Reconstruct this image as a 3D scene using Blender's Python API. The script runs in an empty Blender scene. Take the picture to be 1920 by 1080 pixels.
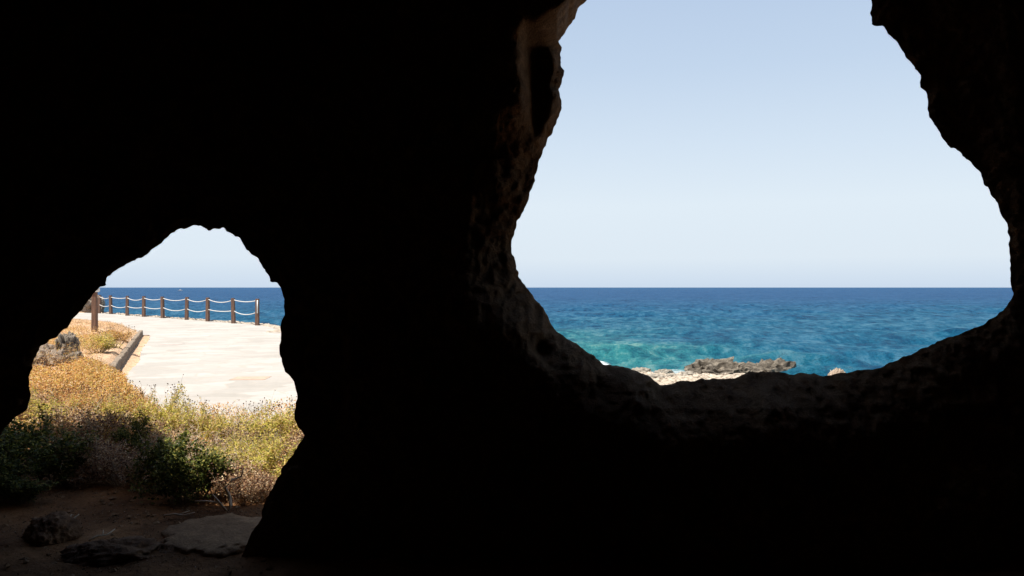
import bpy, bmesh, math, random
import numpy as np
from mathutils import Vector

S = bpy.context.scene
C = bpy.data.collections.new("scene"); S.collection.children.link(C)
R = math.radians

# ------------------------------------------------------------------ camera
EYE = 1.6
FOC = 1493.0            # focal length in pixels of the 1920 px wide photograph
HOR = 538.5             # image row of the horizon
cd = bpy.data.cameras.new("camera"); cam = bpy.data.objects.new("camera", cd); C.objects.link(cam)
cam.location = (0, 0, EYE); cam.rotation_euler = (R(90), 0, 0)
cd.sensor_width = 36; cd.lens = 36 * FOC / 1920; cd.shift_y = -1.5 / 1920
cd.clip_start = 0.05; cd.clip_end = 30000
S.camera = cam

# ------------------------------------------------------------------ light
SUN_EL, SUN_AZ = 70.0, 234.0          # azimuth clockwise from +Y
W = bpy.data.worlds.new("World"); S.world = W; W.use_nodes = True
nt = W.node_tree; bg = nt.nodes["Background"]
sky = nt.nodes.new("ShaderNodeTexSky"); sky.sky_type = 'NISHITA'; sky.sun_disc = False
sky.sun_elevation = R(SUN_EL); sky.sun_rotation = R(SUN_AZ)
sky.altitude = 0; sky.air_density = 1.0; sky.dust_density = 1.0; sky.ozone_density = 2.0
# pale sea haze low in the sky: the sky texture fades into it towards the horizon, all the way round
tcw = nt.nodes.new("ShaderNodeTexCoord"); sx_ = nt.nodes.new("ShaderNodeSeparateXYZ"); nt.links.new(tcw.outputs["Generated"], sx_.inputs[0])
def wramp(stops):
    r_ = nt.nodes.new("ShaderNodeValToRGB"); e_ = r_.color_ramp.elements
    while len(e_) < len(stops): e_.new(.5)
    for k_, (p_, c_) in enumerate(stops): e_[k_].position = p_; e_[k_].color = (*c_, 1)
    nt.links.new(sx_.outputs[2], r_.inputs[0]); return r_.outputs[0]
hz = wramp([(0.0, (.490, .580, .690)), (0.035, (.590, .665, .735)), (0.10, (.605, .685, .755)), (0.17, (.535, .63, .735)), (0.26, (.445, .55, .69)), (0.36, (.385, .49, .65))])
hf = wramp([(0.0, (1, 1, 1)), (0.36, (.98, .98, .98)), (0.52, (0, 0, 0))])
sc_ = nt.nodes.new("ShaderNodeVectorMath"); sc_.operation = 'SCALE'; sc_.inputs[3].default_value = 0.735 / 0.07; nt.links.new(hz, sc_.inputs[0])
mxw = nt.nodes.new("ShaderNodeMix"); mxw.data_type = 'RGBA'; nt.links.new(hf, mxw.inputs[0]); nt.links.new(sky.outputs[0], mxw.inputs[6]); nt.links.new(sc_.outputs[0], mxw.inputs[7])
nt.links.new(mxw.outputs[2], bg.inputs[0]); bg.inputs[1].default_value = 0.07
sl = bpy.data.lights.new("sun", 'SUN'); sl.energy = 5.0; sl.angle = R(0.53); sl.color = (1.0, 0.95, 0.87)
sun = bpy.data.objects.new("sun", sl); C.objects.link(sun)
tosun = Vector((math.sin(R(SUN_AZ)) * math.cos(R(SUN_EL)), math.cos(R(SUN_AZ)) * math.cos(R(SUN_EL)), math.sin(R(SUN_EL))))
sun.rotation_euler = tosun.to_track_quat('Z', 'Y').to_euler()
S.view_settings.view_transform = 'Standard'; S.view_settings.look = 'None'
S.view_settings.exposure = 0.75; S.view_settings.gamma = 1.0
S.view_settings.use_curve_mapping = False

# ------------------------------------------------------------------ helpers
def ground_depth(py, z=0.0): return (EYE - z) * FOC / (py - HOR)
def at(px, d): return (px - 960) / FOC * d
def gp(px, py, z=0.0):
    d = ground_depth(py, z); return (at(px, d), d)

def tag(o, label=None, cat=None, group=None, kind=None):
    if label: o['label'] = label
    if cat: o['category'] = cat
    if group: o['group'] = group
    if kind: o['kind'] = kind
    return o

def mesh(name, V, F, mat, smooth=False):
    me = bpy.data.meshes.new(name)
    V = np.asarray(V, dtype=np.float32)
    if isinstance(F, np.ndarray):
        n, k = F.shape
        me.vertices.add(len(V)); me.vertices.foreach_set("co", V.ravel())
        me.loops.add(n * k); me.loops.foreach_set("vertex_index", F.astype(np.int32).ravel())
        me.polygons.add(n)
        me.polygons.foreach_set("loop_start", np.arange(0, n * k, k, dtype=np.int32))
        me.polygons.foreach_set("loop_total", np.full(n, k, dtype=np.int32))
        me.update(calc_edges=True); me.validate()
    else:
        me.from_pydata([tuple(map(float, v)) for v in V], [], [tuple(int(i) for i in f) for f in F]); me.update()
    if smooth: me.polygons.foreach_set("use_smooth", np.ones(len(me.polygons), dtype=bool))
    for m in (mat if isinstance(mat, (list, tuple)) else [mat]): me.materials.append(m)
    return me

def obj(name, me, parent=None, loc=(0, 0, 0)):
    o = bpy.data.objects.new(name, me); C.objects.link(o); o.location = loc
    if parent: o.parent = parent
    return o

def empty(name, loc, rz=0):
    o = bpy.data.objects.new(name, None); C.objects.link(o); o.location = loc; o.rotation_euler = (0, 0, rz)
    o.empty_display_size = 0.1
    return o

def _h(ix, iy, iz, seed):
    n = (ix * 374761393 + iy * 668265263 + iz * 2147483647 + seed * 974634777) & 0xffffffff
    n = ((n ^ (n >> 13)) * 1274126177) & 0xffffffff
    n = ((n ^ (n >> 16)) * 2246822519) & 0xffffffff
    return ((n ^ (n >> 15)) & 0xffffff) / float(0xffffff) * 2 - 1

def noise(x, y, z, seed=0):
    x, y, z = np.broadcast_arrays(np.asarray(x, float), np.asarray(y, float), np.asarray(z, float))
    ix, iy, iz = np.floor(x).astype(np.int64), np.floor(y).astype(np.int64), np.floor(z).astype(np.int64)
    fx, fy, fz = x - ix, y - iy, z - iz
    fx, fy, fz = [f * f * f * (f * (f * 6 - 15) + 10) for f in (fx, fy, fz)]
    r = 0
    for a in (0, 1):
        for b in (0, 1):
            for c in (0, 1):
                w = (fx if a else 1 - fx) * (fy if b else 1 - fy) * (fz if c else 1 - fz)
                r = r + w * _h(ix + a, iy + b, iz + c, seed)
    return r

def fbm(x, y, z, f=1.0, oct=4, seed=0, ridged=False, gain=0.5):
    r, amp, tot = 0, 1.0, 0
    for i in range(oct):
        n = noise(np.asarray(x) * f, np.asarray(y) * f, np.asarray(z) * f, seed + i * 17)
        if ridged: n = 1 - 2 * np.abs(n)
        r = r + amp * n; tot += amp; amp *= gain; f *= 2.07
    return r / tot

def sst(a, b, x):
    t = np.clip((np.asarray(x, float) - a) / (b - a), 0, 1); return t * t * (3 - 2 * t)

# ------------------------------------------------------------------ materials
def new_mat(name):
    m = bpy.data.materials.new(name); m.use_nodes = True
    t = m.node_tree; b = t.nodes["Principled BSDF"]; return m, t, b
def N(t, kind, **kw):
    n = t.nodes.new(kind)
    for k, v in kw.items():
        if k.startswith('i_'):
            key = k[2:].replace('_', ' ')
            n.inputs[int(key) if key.isdigit() else key].default_value = v
        else: setattr(n, k, v)
    return n
def ramp(t, fac, stops, interp='LINEAR'):
    r = t.nodes.new("ShaderNodeValToRGB"); r.color_ramp.interpolation = interp
    e = r.color_ramp.elements
    while len(e) < len(stops): e.new(0.5)
    for k, (p, c) in enumerate(stops):
        e[k].position = p; e[k].color = (c[0], c[1], c[2], 1) if hasattr(c, '__len__') else (c, c, c, 1)
    t.links.new(fac, r.inputs[0]); return r.outputs[0]
def mixc(t, fac, a, b, mode='MIX'):
    n = t.nodes.new("ShaderNodeMix"); n.data_type = 'RGBA'; n.blend_type = mode
    for s, v in ((0, fac), (6, a), (7, b)):
        if isinstance(v, bpy.types.NodeSocket): t.links.new(v, n.inputs[s])
        else: n.inputs[s].default_value = v if s == 0 else (v[0], v[1], v[2], 1)
    return n.outputs[2]
def nz(t, scale, detail=5, rough=0.55, coord=None, dist=0.0):
    n = N(t, "ShaderNodeTexNoise"); n.inputs["Scale"].default_value = scale; n.inputs["Detail"].default_value = detail
    n.inputs["Roughness"].default_value = rough; n.inputs["Distortion"].default_value = dist
    if coord: t.links.new(coord, n.inputs["Vector"])
    return n.outputs[0]
def ocoord(t, scale=(1, 1, 1), which="Object"):
    tc = N(t, "ShaderNodeTexCoord"); mp = N(t, "ShaderNodeMapping"); mp.inputs["Scale"].default_value = scale
    t.links.new(tc.outputs[which], mp.inputs[0]); return mp.outputs[0]
def bump(t, b, height, strength=0.5, dist=0.02, prev=None):
    n = N(t, "ShaderNodeBump"); n.inputs["Strength"].default_value = strength; n.inputs["Distance"].default_value = dist
    t.links.new(height, n.inputs["Height"])
    if prev: t.links.new(prev, n.inputs["Normal"])
    if b is not None: t.links.new(n.outputs[0], b.inputs["Normal"])
    return n.outputs[0]

def rock_mat(name, dark, light, scale=3.0, bdist=0.02, pit=None):
    m, t, b = new_mat(name); co = ocoord(t)
    n1 = nz(t, scale, 8, 0.65, co, 0.4); n2 = nz(t, scale * 9, 6, 0.7, co)
    c = ramp(t, n1, [(0.3, dark), (0.55, [(a + q) / 2 for a, q in zip(dark, light)]), (0.72, light)])
    c = mixc(t, 0.55, c, ramp(t, n2, [(0.35, 0.35), (0.6, 1.0)]), 'MULTIPLY')
    t.links.new(c, b.inputs["Base Color"]); b.inputs["Roughness"].default_value = 0.95
    b.inputs["Specular IOR Level"].default_value = 0.15
    nb = bump(t, None, n1, 0.8, bdist * 3); bump(t, b, n2, 0.9, bdist, nb)
    return m

M = {}
M['cave'] = rock_mat("cave_rock", (0.14, 0.082, 0.04), (0.43, 0.275, 0.145), 11.0, 0.018)
M['boulder'] = rock_mat("boulder_rock", (0.10, 0.052, 0.028), (0.30, 0.18, 0.10), 5.0, 0.01)
M['slab'] = rock_mat("slab_rock", (0.20, 0.115, 0.06), (0.46, 0.29, 0.155), 5.0, 0.008)
M['grey'] = rock_mat("grey_outcrop", (0.14, 0.12, 0.09), (0.62, 0.52, 0.42), 5, 0.05)
M['tan'] = rock_mat("tan_outcrop", (0.36, 0.27, 0.19), (0.82, 0.66, 0.52), 6, 0.05)
M['shore'] = rock_mat("shore_rock", (0.07, 0.058, 0.045), (0.44, 0.38, 0.30), 3.0, 0.08)
M['kerb'] = rock_mat("kerb_stone", (0.17, 0.13, 0.095), (0.40, 0.32, 0.24), 6.0, 0.006)
M['shelf'] = rock_mat("pale_shore_rock", (0.22, 0.19, 0.15), (0.58, 0.52, 0.43), 6.0, 0.03)
M['edging'] = rock_mat("edging_stone", (0.3, 0.24, 0.18), (0.62, 0.54, 0.44), 6.0, 0.01)

m, t, b = new_mat("ground_soil"); M['ground'] = m
co = ocoord(t); at_n = N(t, "ShaderNodeAttribute", attribute_name="zone")
sep = N(t, "ShaderNodeSeparateColor"); t.links.new(at_n.outputs["Color"], sep.inputs[0])
n1 = nz(t, 1.7, 8, 0.65, co, 0.3); n2 = nz(t, 22, 6, 0.7, co); n3 = nz(t, 6, 6, 0.6, co)
earth = ramp(t, n1, [(0.3, (0.10, 0.045, 0.018)), (0.6, (0.28, 0.14, 0.06)), (0.75, (0.44, 0.25, 0.12))])
sand = ramp(t, n3, [(0.3, (0.42, 0.27, 0.16)), (0.7, (0.68, 0.48, 0.32))])
shelf = ramp(t, n3, [(0.36, (0.12, 0.09, 0.065)), (0.5, (0.42, 0.35, 0.27)), (0.7, (0.60, 0.52, 0.42))])
c = mixc(t, sep.outputs[0], earth, sand); c = mixc(t, sep.outputs[1], c, shelf)
c = mixc(t, 0.45, c, ramp(t, n2, [(0.35, 0.45), (0.62, 1.0)]), 'MULTIPLY')
t.links.new(c, b.inputs["Base Color"]); b.inputs["Roughness"].default_value = 0.97; b.inputs["Specular IOR Level"].default_value = 0.1
nb = bump(t, None, n3, 0.7, 0.05); bump(t, b, n2, 0.9, 0.015, nb)

m, t, b = new_mat("path_paving"); M['path'] = m
co = ocoord(t, (1.0, 1.35, 1)); nn = N(t, "ShaderNodeTexNoise"); nn.inputs["Scale"].default_value = 1.1
t.links.new(co, nn.inputs[0])
add = N(t, "ShaderNodeVectorMath", operation='MULTIPLY_ADD'); t.links.new(nn.outputs["Color"], add.inputs[0]); add.inputs[1].default_value = (0.5, 0.5, 0); t.links.new(co, add.inputs[2])
vo = N(t, "ShaderNodeTexVoronoi", feature='DISTANCE_TO_EDGE'); vo.inputs["Scale"].default_value = 1.5; t.links.new(add.outputs[0], vo.inputs["Vector"])
vc = N(t, "ShaderNodeTexVoronoi", feature='F1'); vc.inputs["Scale"].default_value = 1.5; t.links.new(add.outputs[0], vc.inputs["Vector"])
bw = N(t, "ShaderNodeRGBToBW"); t.links.new(vc.outputs["Color"], bw.inputs[0])
n1 = nz(t, 5, 7, 0.65, co); n2 = nz(t, 0.6, 3, 0.5, co)
stone = ramp(t, bw.outputs[0], [(0.1, (0.335, 0.31, 0.275)), (0.5, (0.385, 0.358, 0.322)), (0.85, (0.43, 0.40, 0.365))])
stone = mixc(t, 0.35, stone, ramp(t, n1, [(0.3, 0.6), (0.6, 1.0)]), 'MULTIPLY')
jn = ramp(t, vo.outputs["Distance"], [(0.008, 1.0), (0.035, 0.0)])
jm = N(t, "ShaderNodeMath", operation='MULTIPLY'); t.links.new(jn, jm.inputs[0]); t.links.new(ramp(t, n2, [(0.4, 0.35), (0.6, 1.0)]), jm.inputs[1])
c = mixc(t, jm.outputs[0], stone, (0.36, 0.32, 0.27))
t.links.new(c, b.inputs["Base Color"]); b.inputs["Roughness"].default_value = 0.9; b.inputs["Specular IOR Level"].default_value = 0.2
nb = bump(t, None, vo.outputs["Distance"], 0.3, 0.02); bump(t, b, n1, 0.5, 0.015, nb)

def plain(name, col, rough=0.8, var=0.25, scale=8, sp=0.3, bd=0.004):
    m, t, b = new_mat(name); co = ocoord(t); n1 = nz(t, scale, 6, 0.6, co)
    c = mixc(t, 1.0, col, ramp(t, n1, [(0.3, 1 - var * 2), (0.7, 1.0)]), 'MULTIPLY')
    t.links.new(c, b.inputs["Base Color"]); b.inputs["Roughness"].default_value = rough
    b.inputs["Specular IOR Level"].default_value = sp; bump(t, b, n1, 0.5, bd); return m
m, t, b = new_mat("brown_wood"); M['wood'] = m
co = ocoord(t, (14, 14, 1.2)); n1 = nz(t, 2.0, 6, 0.6, co, 0.4)
t.links.new(ramp(t, n1, [(0.3, (0.09, 0.046, 0.03)), (0.7, (0.20, 0.11, 0.072))]), b.inputs["Base Color"])
b.inputs["Roughness"].default_value = 0.75; bump(t, b, n1, 0.5, 0.004)
M['rope'] = plain("white_rope", (0.66, 0.64, 0.60), 0.85, 0.08, 60)
M['white'] = plain("white_paint", (0.8, 0.8, 0.78), 0.5, 0.05)
M['hull'] = plain("boat_hull", (0.8, 0.8, 0.8), 0.4, 0.04)
M['glassdark'] = plain("boat_window", (0.03, 0.04, 0.05), 0.2, 0.05)
M['tanslab'] = plain("tan_slab", (0.50, 0.36, 0.27), 0.9, 0.15, 7)
M['greyslab'] = plain("rosy_slab", (0.48, 0.41, 0.37), 0.9, 0.15, 7)

def leaf_mat(name, stops, trans=0.25):
    m, t, b = new_mat(name); g = N(t, "ShaderNodeNewGeometry")
    c = ramp(t, g.outputs["Random Per Island"], stops)
    n1 = nz(t, 3.0, 3, 0.5, ocoord(t)); c = mixc(t, 0.6, c, ramp(t, n1, [(0.35, 0.75), (0.65, 1.0)]), 'MULTIPLY')
    t.links.new(c, b.inputs["Base Color"]); b.inputs["Roughness"].default_value = 0.7; b.inputs["Specular IOR Level"].default_value = 0.25
    tr = N(t, "ShaderNodeBsdfTranslucent"); t.links.new(c, tr.inputs[0])
    mx = N(t, "ShaderNodeMixShader"); mx.inputs[0].default_value = trans
    t.links.new(b.outputs[0], mx.inputs[1]); t.links.new(tr.outputs[0], mx.inputs[2])
    t.links.new(mx.outputs[0], t.nodes["Material Output"].inputs[0]); return m
M['green'] = leaf_mat("green_leaf", [(0.0, (0.02, 0.04, 0.008)), (0.5, (0.075, 0.095, 0.014)), (0.85, (0.22, 0.22, 0.035)), (1.0, (0.42, 0.34, 0.09))], 0.28)
M['yellow'] = leaf_mat("yellow_green_leaf", [(0.0, (0.10, 0.13, 0.02)), (0.25, (0.50, 0.48, 0.07)), (0.55, (0.78, 0.66, 0.16)), (0.85, (0.85, 0.62, 0.26)), (1.0, (0.28, 0.14, 0.06))], 0.38)
M['orange'] = leaf_mat("orange_dry_leaf", [(0.0, (0.12, 0.05, 0.02)), (0.2, (0.50, 0.22, 0.06)), (0.45, (0.74, 0.38, 0.10)), (0.65, (0.55, 0.46, 0.10)), (0.85, (0.80, 0.50, 0.22)), (1.0, (0.82, 0.66, 0.45))], 0.38)
M['red'] = leaf_mat("red_brown_dry_leaf", [(0.0, (0.05, 0.025, 0.02)), (0.4, (0.26, 0.12, 0.07)), (0.7, (0.50, 0.30, 0.14)), (1.0, (0.80, 0.62, 0.38))], 0.28)
M['straw'] = leaf_mat("straw_grass", [(0.0, (0.330, 0.187, 0.088)), (0.5, (0.616, 0.396, 0.209)), (0.8, (0.704, 0.517, 0.319)), (1.0, (0.462, 0.374, 0.132))])
M['twig'] = plain("twig_bark", (0.24, 0.17, 0.115), 0.9, 0.3, 30)
M['pale_twig'] = plain("pale_twig_bark", (0.66, 0.54, 0.39), 0.9, 0.25, 30)
M['seed'] = plain("seed_head", (0.11, 0.065, 0.045), 0.9, 0.3, 90)
M['litter'] = leaf_mat("litter", [(0.0, (0.05, 0.025, 0.015)), (0.6, (0.16, 0.09, 0.05)), (0.95, (0.28, 0.19, 0.12)), (1.0, (0.5, 0.42, 0.33))], 0.0)

# ------------------------------------------------------------------ cave rock
YC = 4.6
def uv(P): return np.array([((px - 960) / FOC, -(py - HOR) / FOC) for px, py in P])
window_out = uv([(1096,2),(1083,15),(1078,33),(1067,44),(1057,63),(1052,74),(1048,78),(1051,89),(1050,107),(1055,126),(1056,141),(1052,155),(1048,167),(1052,178),(1055,189),(1051,204),(1046,222),(1037,237),(1028,259),(1018,281),(1010,300),(1002,322),(998,341),(991,363),(985,385),(971,413),(962,433),(957,451),(958,473),(966,500),(973,518),(986,542),(1004,562),(1022,584),(1042,618),(1058,633),(1080,644),(1093,658),(1115,669),(1131,684),(1155,686),(1182,693),(1209,702),(1231,718),(1235,722),(1247,722),(1274,717),(1313,714),(1318,709),(1322,712),(1340,708),(1379,708),(1393,703),(1421,698),(1453,697),(1467,700),(1478,703),(1489,703),(1508,699),(1524,701),(1546,704),(1577,699),(1616,697),(1655,688),(1697,669),(1728,653),(1753,643),(1781,634),(1809,623),(1845,609),(1862,593),(1880,579),(1897,560),(1900,551),(1897,530),(1895,505),(1895,477),(1893,442),(1890,418),(1881,403),(1878,393),(1863,370),(1844,341),(1837,322),(1815,300),(1794,283),(1770,261),(1757,235),(1741,215),(1742,193),(1737,170),(1725,163),(1724,143),(1711,118),(1696,98),(1689,85),(1680,74),(1667,63),(1656,48),(1643,51),(1635,46),(1637,30),(1633,24),(1636,0),(1622,-45),(1570,-95),(1500,-130),(1380,-160),(1260,-140),(1180,-95),(1130,-40)])
door_out = uv([(430,1250),(440,1075),(461,1027),(491,967),(500,939),(514,915),(527,891),(531,876),(549,856),(566,830),(572,816),(563,802),(554,788),(556,753),(557,737),(551,715),(535,696),(527,677),(527,645),(530,614),(535,589),(533,557),(527,538),(519,530),(508,526),(499,510),(485,485),(469,474),(456,453),(447,444),(428,436),(418,428),(409,427),(390,429),(374,424),(362,422),(346,427),(327,434),(315,444),(296,461),(283,465),(267,480),(252,488),(233,496),(217,507),(204,517),(195,529),(198,535),(186,537),(179,545),(167,560),(157,576),(138,595),(126,614),(107,633),(75,649),(69,664),(60,680),(57,702),(56,742),(46,767),(28,782),(4,806),(-50,860),(-100,950),(-120,1080),(-130,1250)])

def sdf(U, V, P):
    """signed distance in u,v units, negative inside the opening"""
    d = np.full(U.shape, 1e9); inside = np.zeros(U.shape, bool); n = len(P)
    for i in range(n):
        a, b_ = P[i], P[(i + 1) % n]; e = b_ - a; L = e @ e
        t_ = np.clip(((U - a[0]) * e[0] + (V - a[1]) * e[1]) / L, 0, 1)
        d = np.minimum(d, (U - a[0] - t_ * e[0]) ** 2 + (V - a[1] - t_ * e[1]) ** 2)
        if a[1] != b_[1]:
            cr = ((a[1] > V) != (b_[1] > V)) & (U < (b_[0] - a[0]) * (V - a[1]) / (b_[1] - a[1]) + a[0])
            inside ^= cr
    d = np.sqrt(d); return np.where(inside, -d, d)

def grow(lo, hi, a, b_, step, g=1.12):
    fine = list(np.arange(a, b_ + step / 2, step)); L, Rr = [], []
    s, x = step, a
    while x > lo: s *= g; x -= s; L.append(x)
    s, x = step, fine[-1]
    while x < hi: s *= g; x += s; Rr.append(x)
    return np.array(L[::-1] + fine + Rr)

def front_wall():
    us = grow(-3.2, 3.2, -0.69, 0.69, 0.0021); vs = grow(-0.66, 0.57, -0.40, 0.42, 0.0021)
    U, V = np.meshgrid(us, vs, indexing='ij')
    sd = np.minimum(sdf(U, V, window_out), sdf(U, V, door_out)) * YC
    near = np.exp(-np.abs(sd) / 0.15)
    sd = sd + near * (0.014 * fbm(U * YC, V * YC, 0 * U, 9, 4, 5) + 0.008 * fbm(U * YC, V * YC, 0 * U, 14, 2, 6, True, 0.6) + 0.0055 * noise(U * YC * 36, V * YC * 36, 0 * U, 7) + 0.001)
    nu, nv = U.shape
    verts, inner, outer = [], -np.ones(U.shape, int), -np.ones(U.shape, int)
    uvd = []                                       # (u, v, d, side)
    rock = sd > 0
    cnt = 0
    idx = np.argwhere(rock)
    inner[rock] = np.arange(len(idx)); outer[rock] = np.arange(len(idx)) + len(idx)
    base = 2 * len(idx)
    uu = np.concatenate([U[rock], U[rock]]); vv = np.concatenate([V[rock], V[rock]]); dd = np.concatenate([sd[rock], sd[rock]])
    side = np.concatenate([np.zeros(len(idx)), np.ones(len(idx))])
    ex, ecache = [], {}
    def cross(i0, j0, i1, j1):
        k = (i0, j0, i1, j1) if (i0, j0) < (i1, j1) else (i1, j1, i0, j0)
        if k not in ecache:
            a, b_ = sd[k[0], k[1]], sd[k[2], k[3]]; t_ = a / (a - b_)
            ex.append((U[k[0], k[1]] * (1 - t_) + U[k[2], k[3]] * t_, V[k[0], k[1]] * (1 - t_) + V[k[2], k[3]] * t_))
            ecache[k] = base + len(ex) - 1
        return ecache[k]
    r4 = rock[:-1, :-1].astype(int) + rock[1:, :-1] + rock[1:, 1:] + rock[:-1, 1:]
    full = np.argwhere(r4 == 4); I, J = full[:, 0], full[:, 1]
    Fi = np.stack([inner[I, J], inner[I + 1, J], inner[I + 1, J + 1], inner[I, J + 1]], 1)
    Fo = np.stack([outer[I, J], outer[I, J + 1], outer[I + 1, J + 1], outer[I + 1, J]], 1)
    tri = []
    for i, j in np.argwhere((r4 > 0) & (r4 < 4)):
        cs = [(i, j), (i + 1, j), (i + 1, j + 1), (i, j + 1)]
        pi, po = [], []
        for k in range(4):
            a, b_ = cs[k], cs[(k + 1) % 4]
            if rock[a]: pi.append(inner[a]); po.append(outer[a])
            if rock[a] != rock[b_]:
                c_ = cross(a[0], a[1], b_[0], b_[1]); pi.append(c_); po.append(c_)
        for k in range(1, len(pi) - 1):
            tri.append((pi[0], pi[k], pi[k + 1])); tri.append((po[0], po[k + 1], po[k]))
    ex = np.array(ex)
    u = np.concatenate([uu, ex[:, 0]]); v = np.concatenate([vv, ex[:, 1]]); d = np.concatenate([dd, np.zeros(len(ex))])
    side = np.concatenate([side, np.full(len(ex), 0.5)])
    px = u * FOC + 960; py = HOR - v * FOC
    yc = YC + 0.22 * noise(u * 2.2, v * 2.2, 3.3, 9)
    x = u * yc; z = EYE + v * yc
    # how far the rim is splayed towards the inside of the cave
    w = np.interp(px, [640, 800, 1440, 1640, 1880], [0, 1, .95, 0.38, 0.05])
    w = w * np.where(px < 1120, np.interp(py, [225, 300, 510, 600], [1, .5, .5, 1]), 1)
    w = w * np.where(px > 1600, sst(500, 640, py), 1)
    A = 0.36 * np.tanh(1.9 * np.clip(d, 0, 9) / 0.36) - 0.28 * sst(0.22, 0.7, d)
    brow = sst(14, -14, py - (80 + (1050 - px) * 0.32)) * sst(700, 830, px) * sst(1120, 1090, px)
    w = w * (1 - .85 * brow)
    a = w * A + (1 - w) * 0.06 * np.clip(d, 0, 0.4)
    a = a + sst(0.1, 0.9, d) * 0.16 * fbm(x, z, 0 * x, 0.9, 4, 21) + sst(0, 0.16, d) * 0.05 * fbm(x, z, 0 * x, 4.5, 4, 22)
    a = a + sst(0, 0.05, d) * 0.030 * fbm(x, z * 0.7, 0 * x, 7, 5, 23, True, 0.6) + sst(0, .02, d) * 0.008 * fbm(x, z, 0 * x, 30, 2, 24)
    pits = fbm(x, z, 0 * x + 7, 7, 3, 25); a = a - sst(.02, .06, d) * 0.009 * sst(.15, .4, fbm(x, z, 0 * x + 3, 19, 2, 26)) - sst(.03, .1, d) * 0.010 * sst(.25, .5, pits)
    def dent(cx, cy, rx, ry, rot=0.0):
        qx, qy = px - cx + 14 * fbm(x, z, 0 * x, 5, 3, 27), py - cy + 16 * fbm(x, z, 0 * x, 6, 3, 28); c_, s_ = math.cos(rot), math.sin(rot)
        return np.exp(-(((qx * c_ + qy * s_) / rx) ** 2 + ((-qx * s_ + qy * c_) / ry) ** 2) ** 1.6)
    a = a - 0.19 * dent(1006, 165, 24, 80, -0.08) * sst(0.04, 0.10, d) - 0.13 * dent(1016, 652, 12, 15)
    a = a + 0.07 * dent(962, 160, 34, 100) + 0.07 * dent(1180, 715, 60, 30, .3) + 0.05 * dent(1090, 680, 40, 30, .5)
    # the bulging brow that overhangs the upper left corner of the window
    a = a + brow * (0.5 * sst(0, 0.03, d) - 0.46 * sst(0.03, 0.6, d))
    bo = 0.36 * np.tanh(1.1 * np.clip(d, 0, 9) / 0.36) + 1.7 * sst(-3.1, -5.1, x) + sst(0.0, 0.6, d) * 0.18 * fbm(x, z, 0 * x + 4, 0.8, 5, 31) + sst(0, 0.15, d) * 0.05 * fbm(x, z, 0 * x, 5, 4, 32)  # includes an unseen left lobe, added to throw shade on the near scrub
    bo = bo - 0.35 * np.clip(z - 2.4, 0, 9) ** 2 * sst(-4.2, -3.2, x)
    y = yc - a * (side < 0.4) + np.maximum(bo, 0.5 * np.clip(d, 0, .1)) * (side > 0.6)
    return np.stack([x, y, z], 1), np.concatenate([Fi, Fo]), np.array(tri)

def grid_faces(n, m_, off=0):
    i, j = np.meshgrid(np.arange(n - 1), np.arange(m_ - 1), indexing='ij'); k = (i * m_ + j).ravel() + off
    return np.stack([k, k + m_, k + m_ + 1, k + 1], 1)

V0, Q0, T0 = front_wall()
# the chamber round the camera: a rounded tunnel closed at the back
tt = np.linspace(0, 2 * np.pi, 161); ss = np.linspace(0, 1, 90)
Sg, Tg = np.meshgrid(ss, tt, indexing='ij')
yy = np.where(Sg < 0.6, 4.75 - Sg / 0.6 * 7.0, -2.25 - np.sin((Sg - 0.6) / 0.4 * np.pi / 2) * 5.5)
rr = np.where(Sg < 0.6, 1, np.cos(np.clip((Sg - 0.6) / 0.4, 0, 1) * np.pi / 2) ** 0.7)
sup = lambda c_: np.sign(c_) * np.abs(c_) ** 0.7
xx = 6.0 * sup(np.cos(Tg)) * rr; zz = 1.7 + 2.3 * sup(np.sin(Tg)) * rr
dn = 0.35 * fbm(xx, yy, zz, 0.7, 4, 41) + 0.06 * fbm(xx, yy, zz, 4, 3, 42)
xx, zz, yy = xx * (1 + dn * .15), zz + dn * np.sin(Tg) * 0.8, yy + dn * .3 * (Sg > .5)
V1 = np.stack([xx, yy, zz], 2).reshape(-1, 3); Q1 = grid_faces(*Sg.shape)
# the hill above: a rocky mound
gx = np.linspace(-15, 15, 151); gy = np.linspace(-16, 4.75, 107)
GX, GY = np.meshgrid(gx, gy, indexing='ij'); GY0 = GY; GY = GY + sst(0, 4.75, GY) * 1.7 * sst(-3.1, -5.1, GX)  # hill front pushed out at left to top the added shading lobe
fall = sst(1.0, 0.72, np.abs(GX) / 15) * sst(-16, -12, GY0)
GZ = -1.5 + fall * (5.0 + 1.5 + 0.25 * fbm(GX, GY, 0 * GX, 0.25, 3, 51)) + 0.2 * fbm(GX, GY, 0 * GX, 0.8, 5, 52)
GZ = GZ - 0.55 * np.clip(GY0 - 3.6, 0, 9) ** 2
V2 = np.stack([GX, GY, GZ], 2).reshape(-1, 3); Q2 = grid_faces(*GX.shape)
me = bpy.data.meshes.new("cave_rock")
n0, n1_ = len(V0), len(V1)
allv = np.concatenate([V0, V1, V2]).astype(np.float32)
quads = np.concatenate([Q0, Q1 + n0, Q2 + n0 + n1_]); 
me.vertices.add(len(allv)); me.vertices.foreach_set("co", allv.ravel())
nl = quads.size + T0.size; me.loops.add(nl); me.loops.foreach_set("vertex_index", np.concatenate([quads.ravel(), T0.ravel()]).astype(np.int32))
me.polygons.add(len(quads) + len(T0))
ls = np.concatenate([np.arange(len(quads)) * 4, quads.size + np.arange(len(T0)) * 3]).astype(np.int32)
me.polygons.foreach_set("loop_start", ls); me.polygons.foreach_set("loop_total", np.concatenate([np.full(len(quads), 4), np.full(len(T0), 3)]).astype(np.int32))
me.update(calc_edges=True); me.validate(); me.materials.append(M['cave'])
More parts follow.
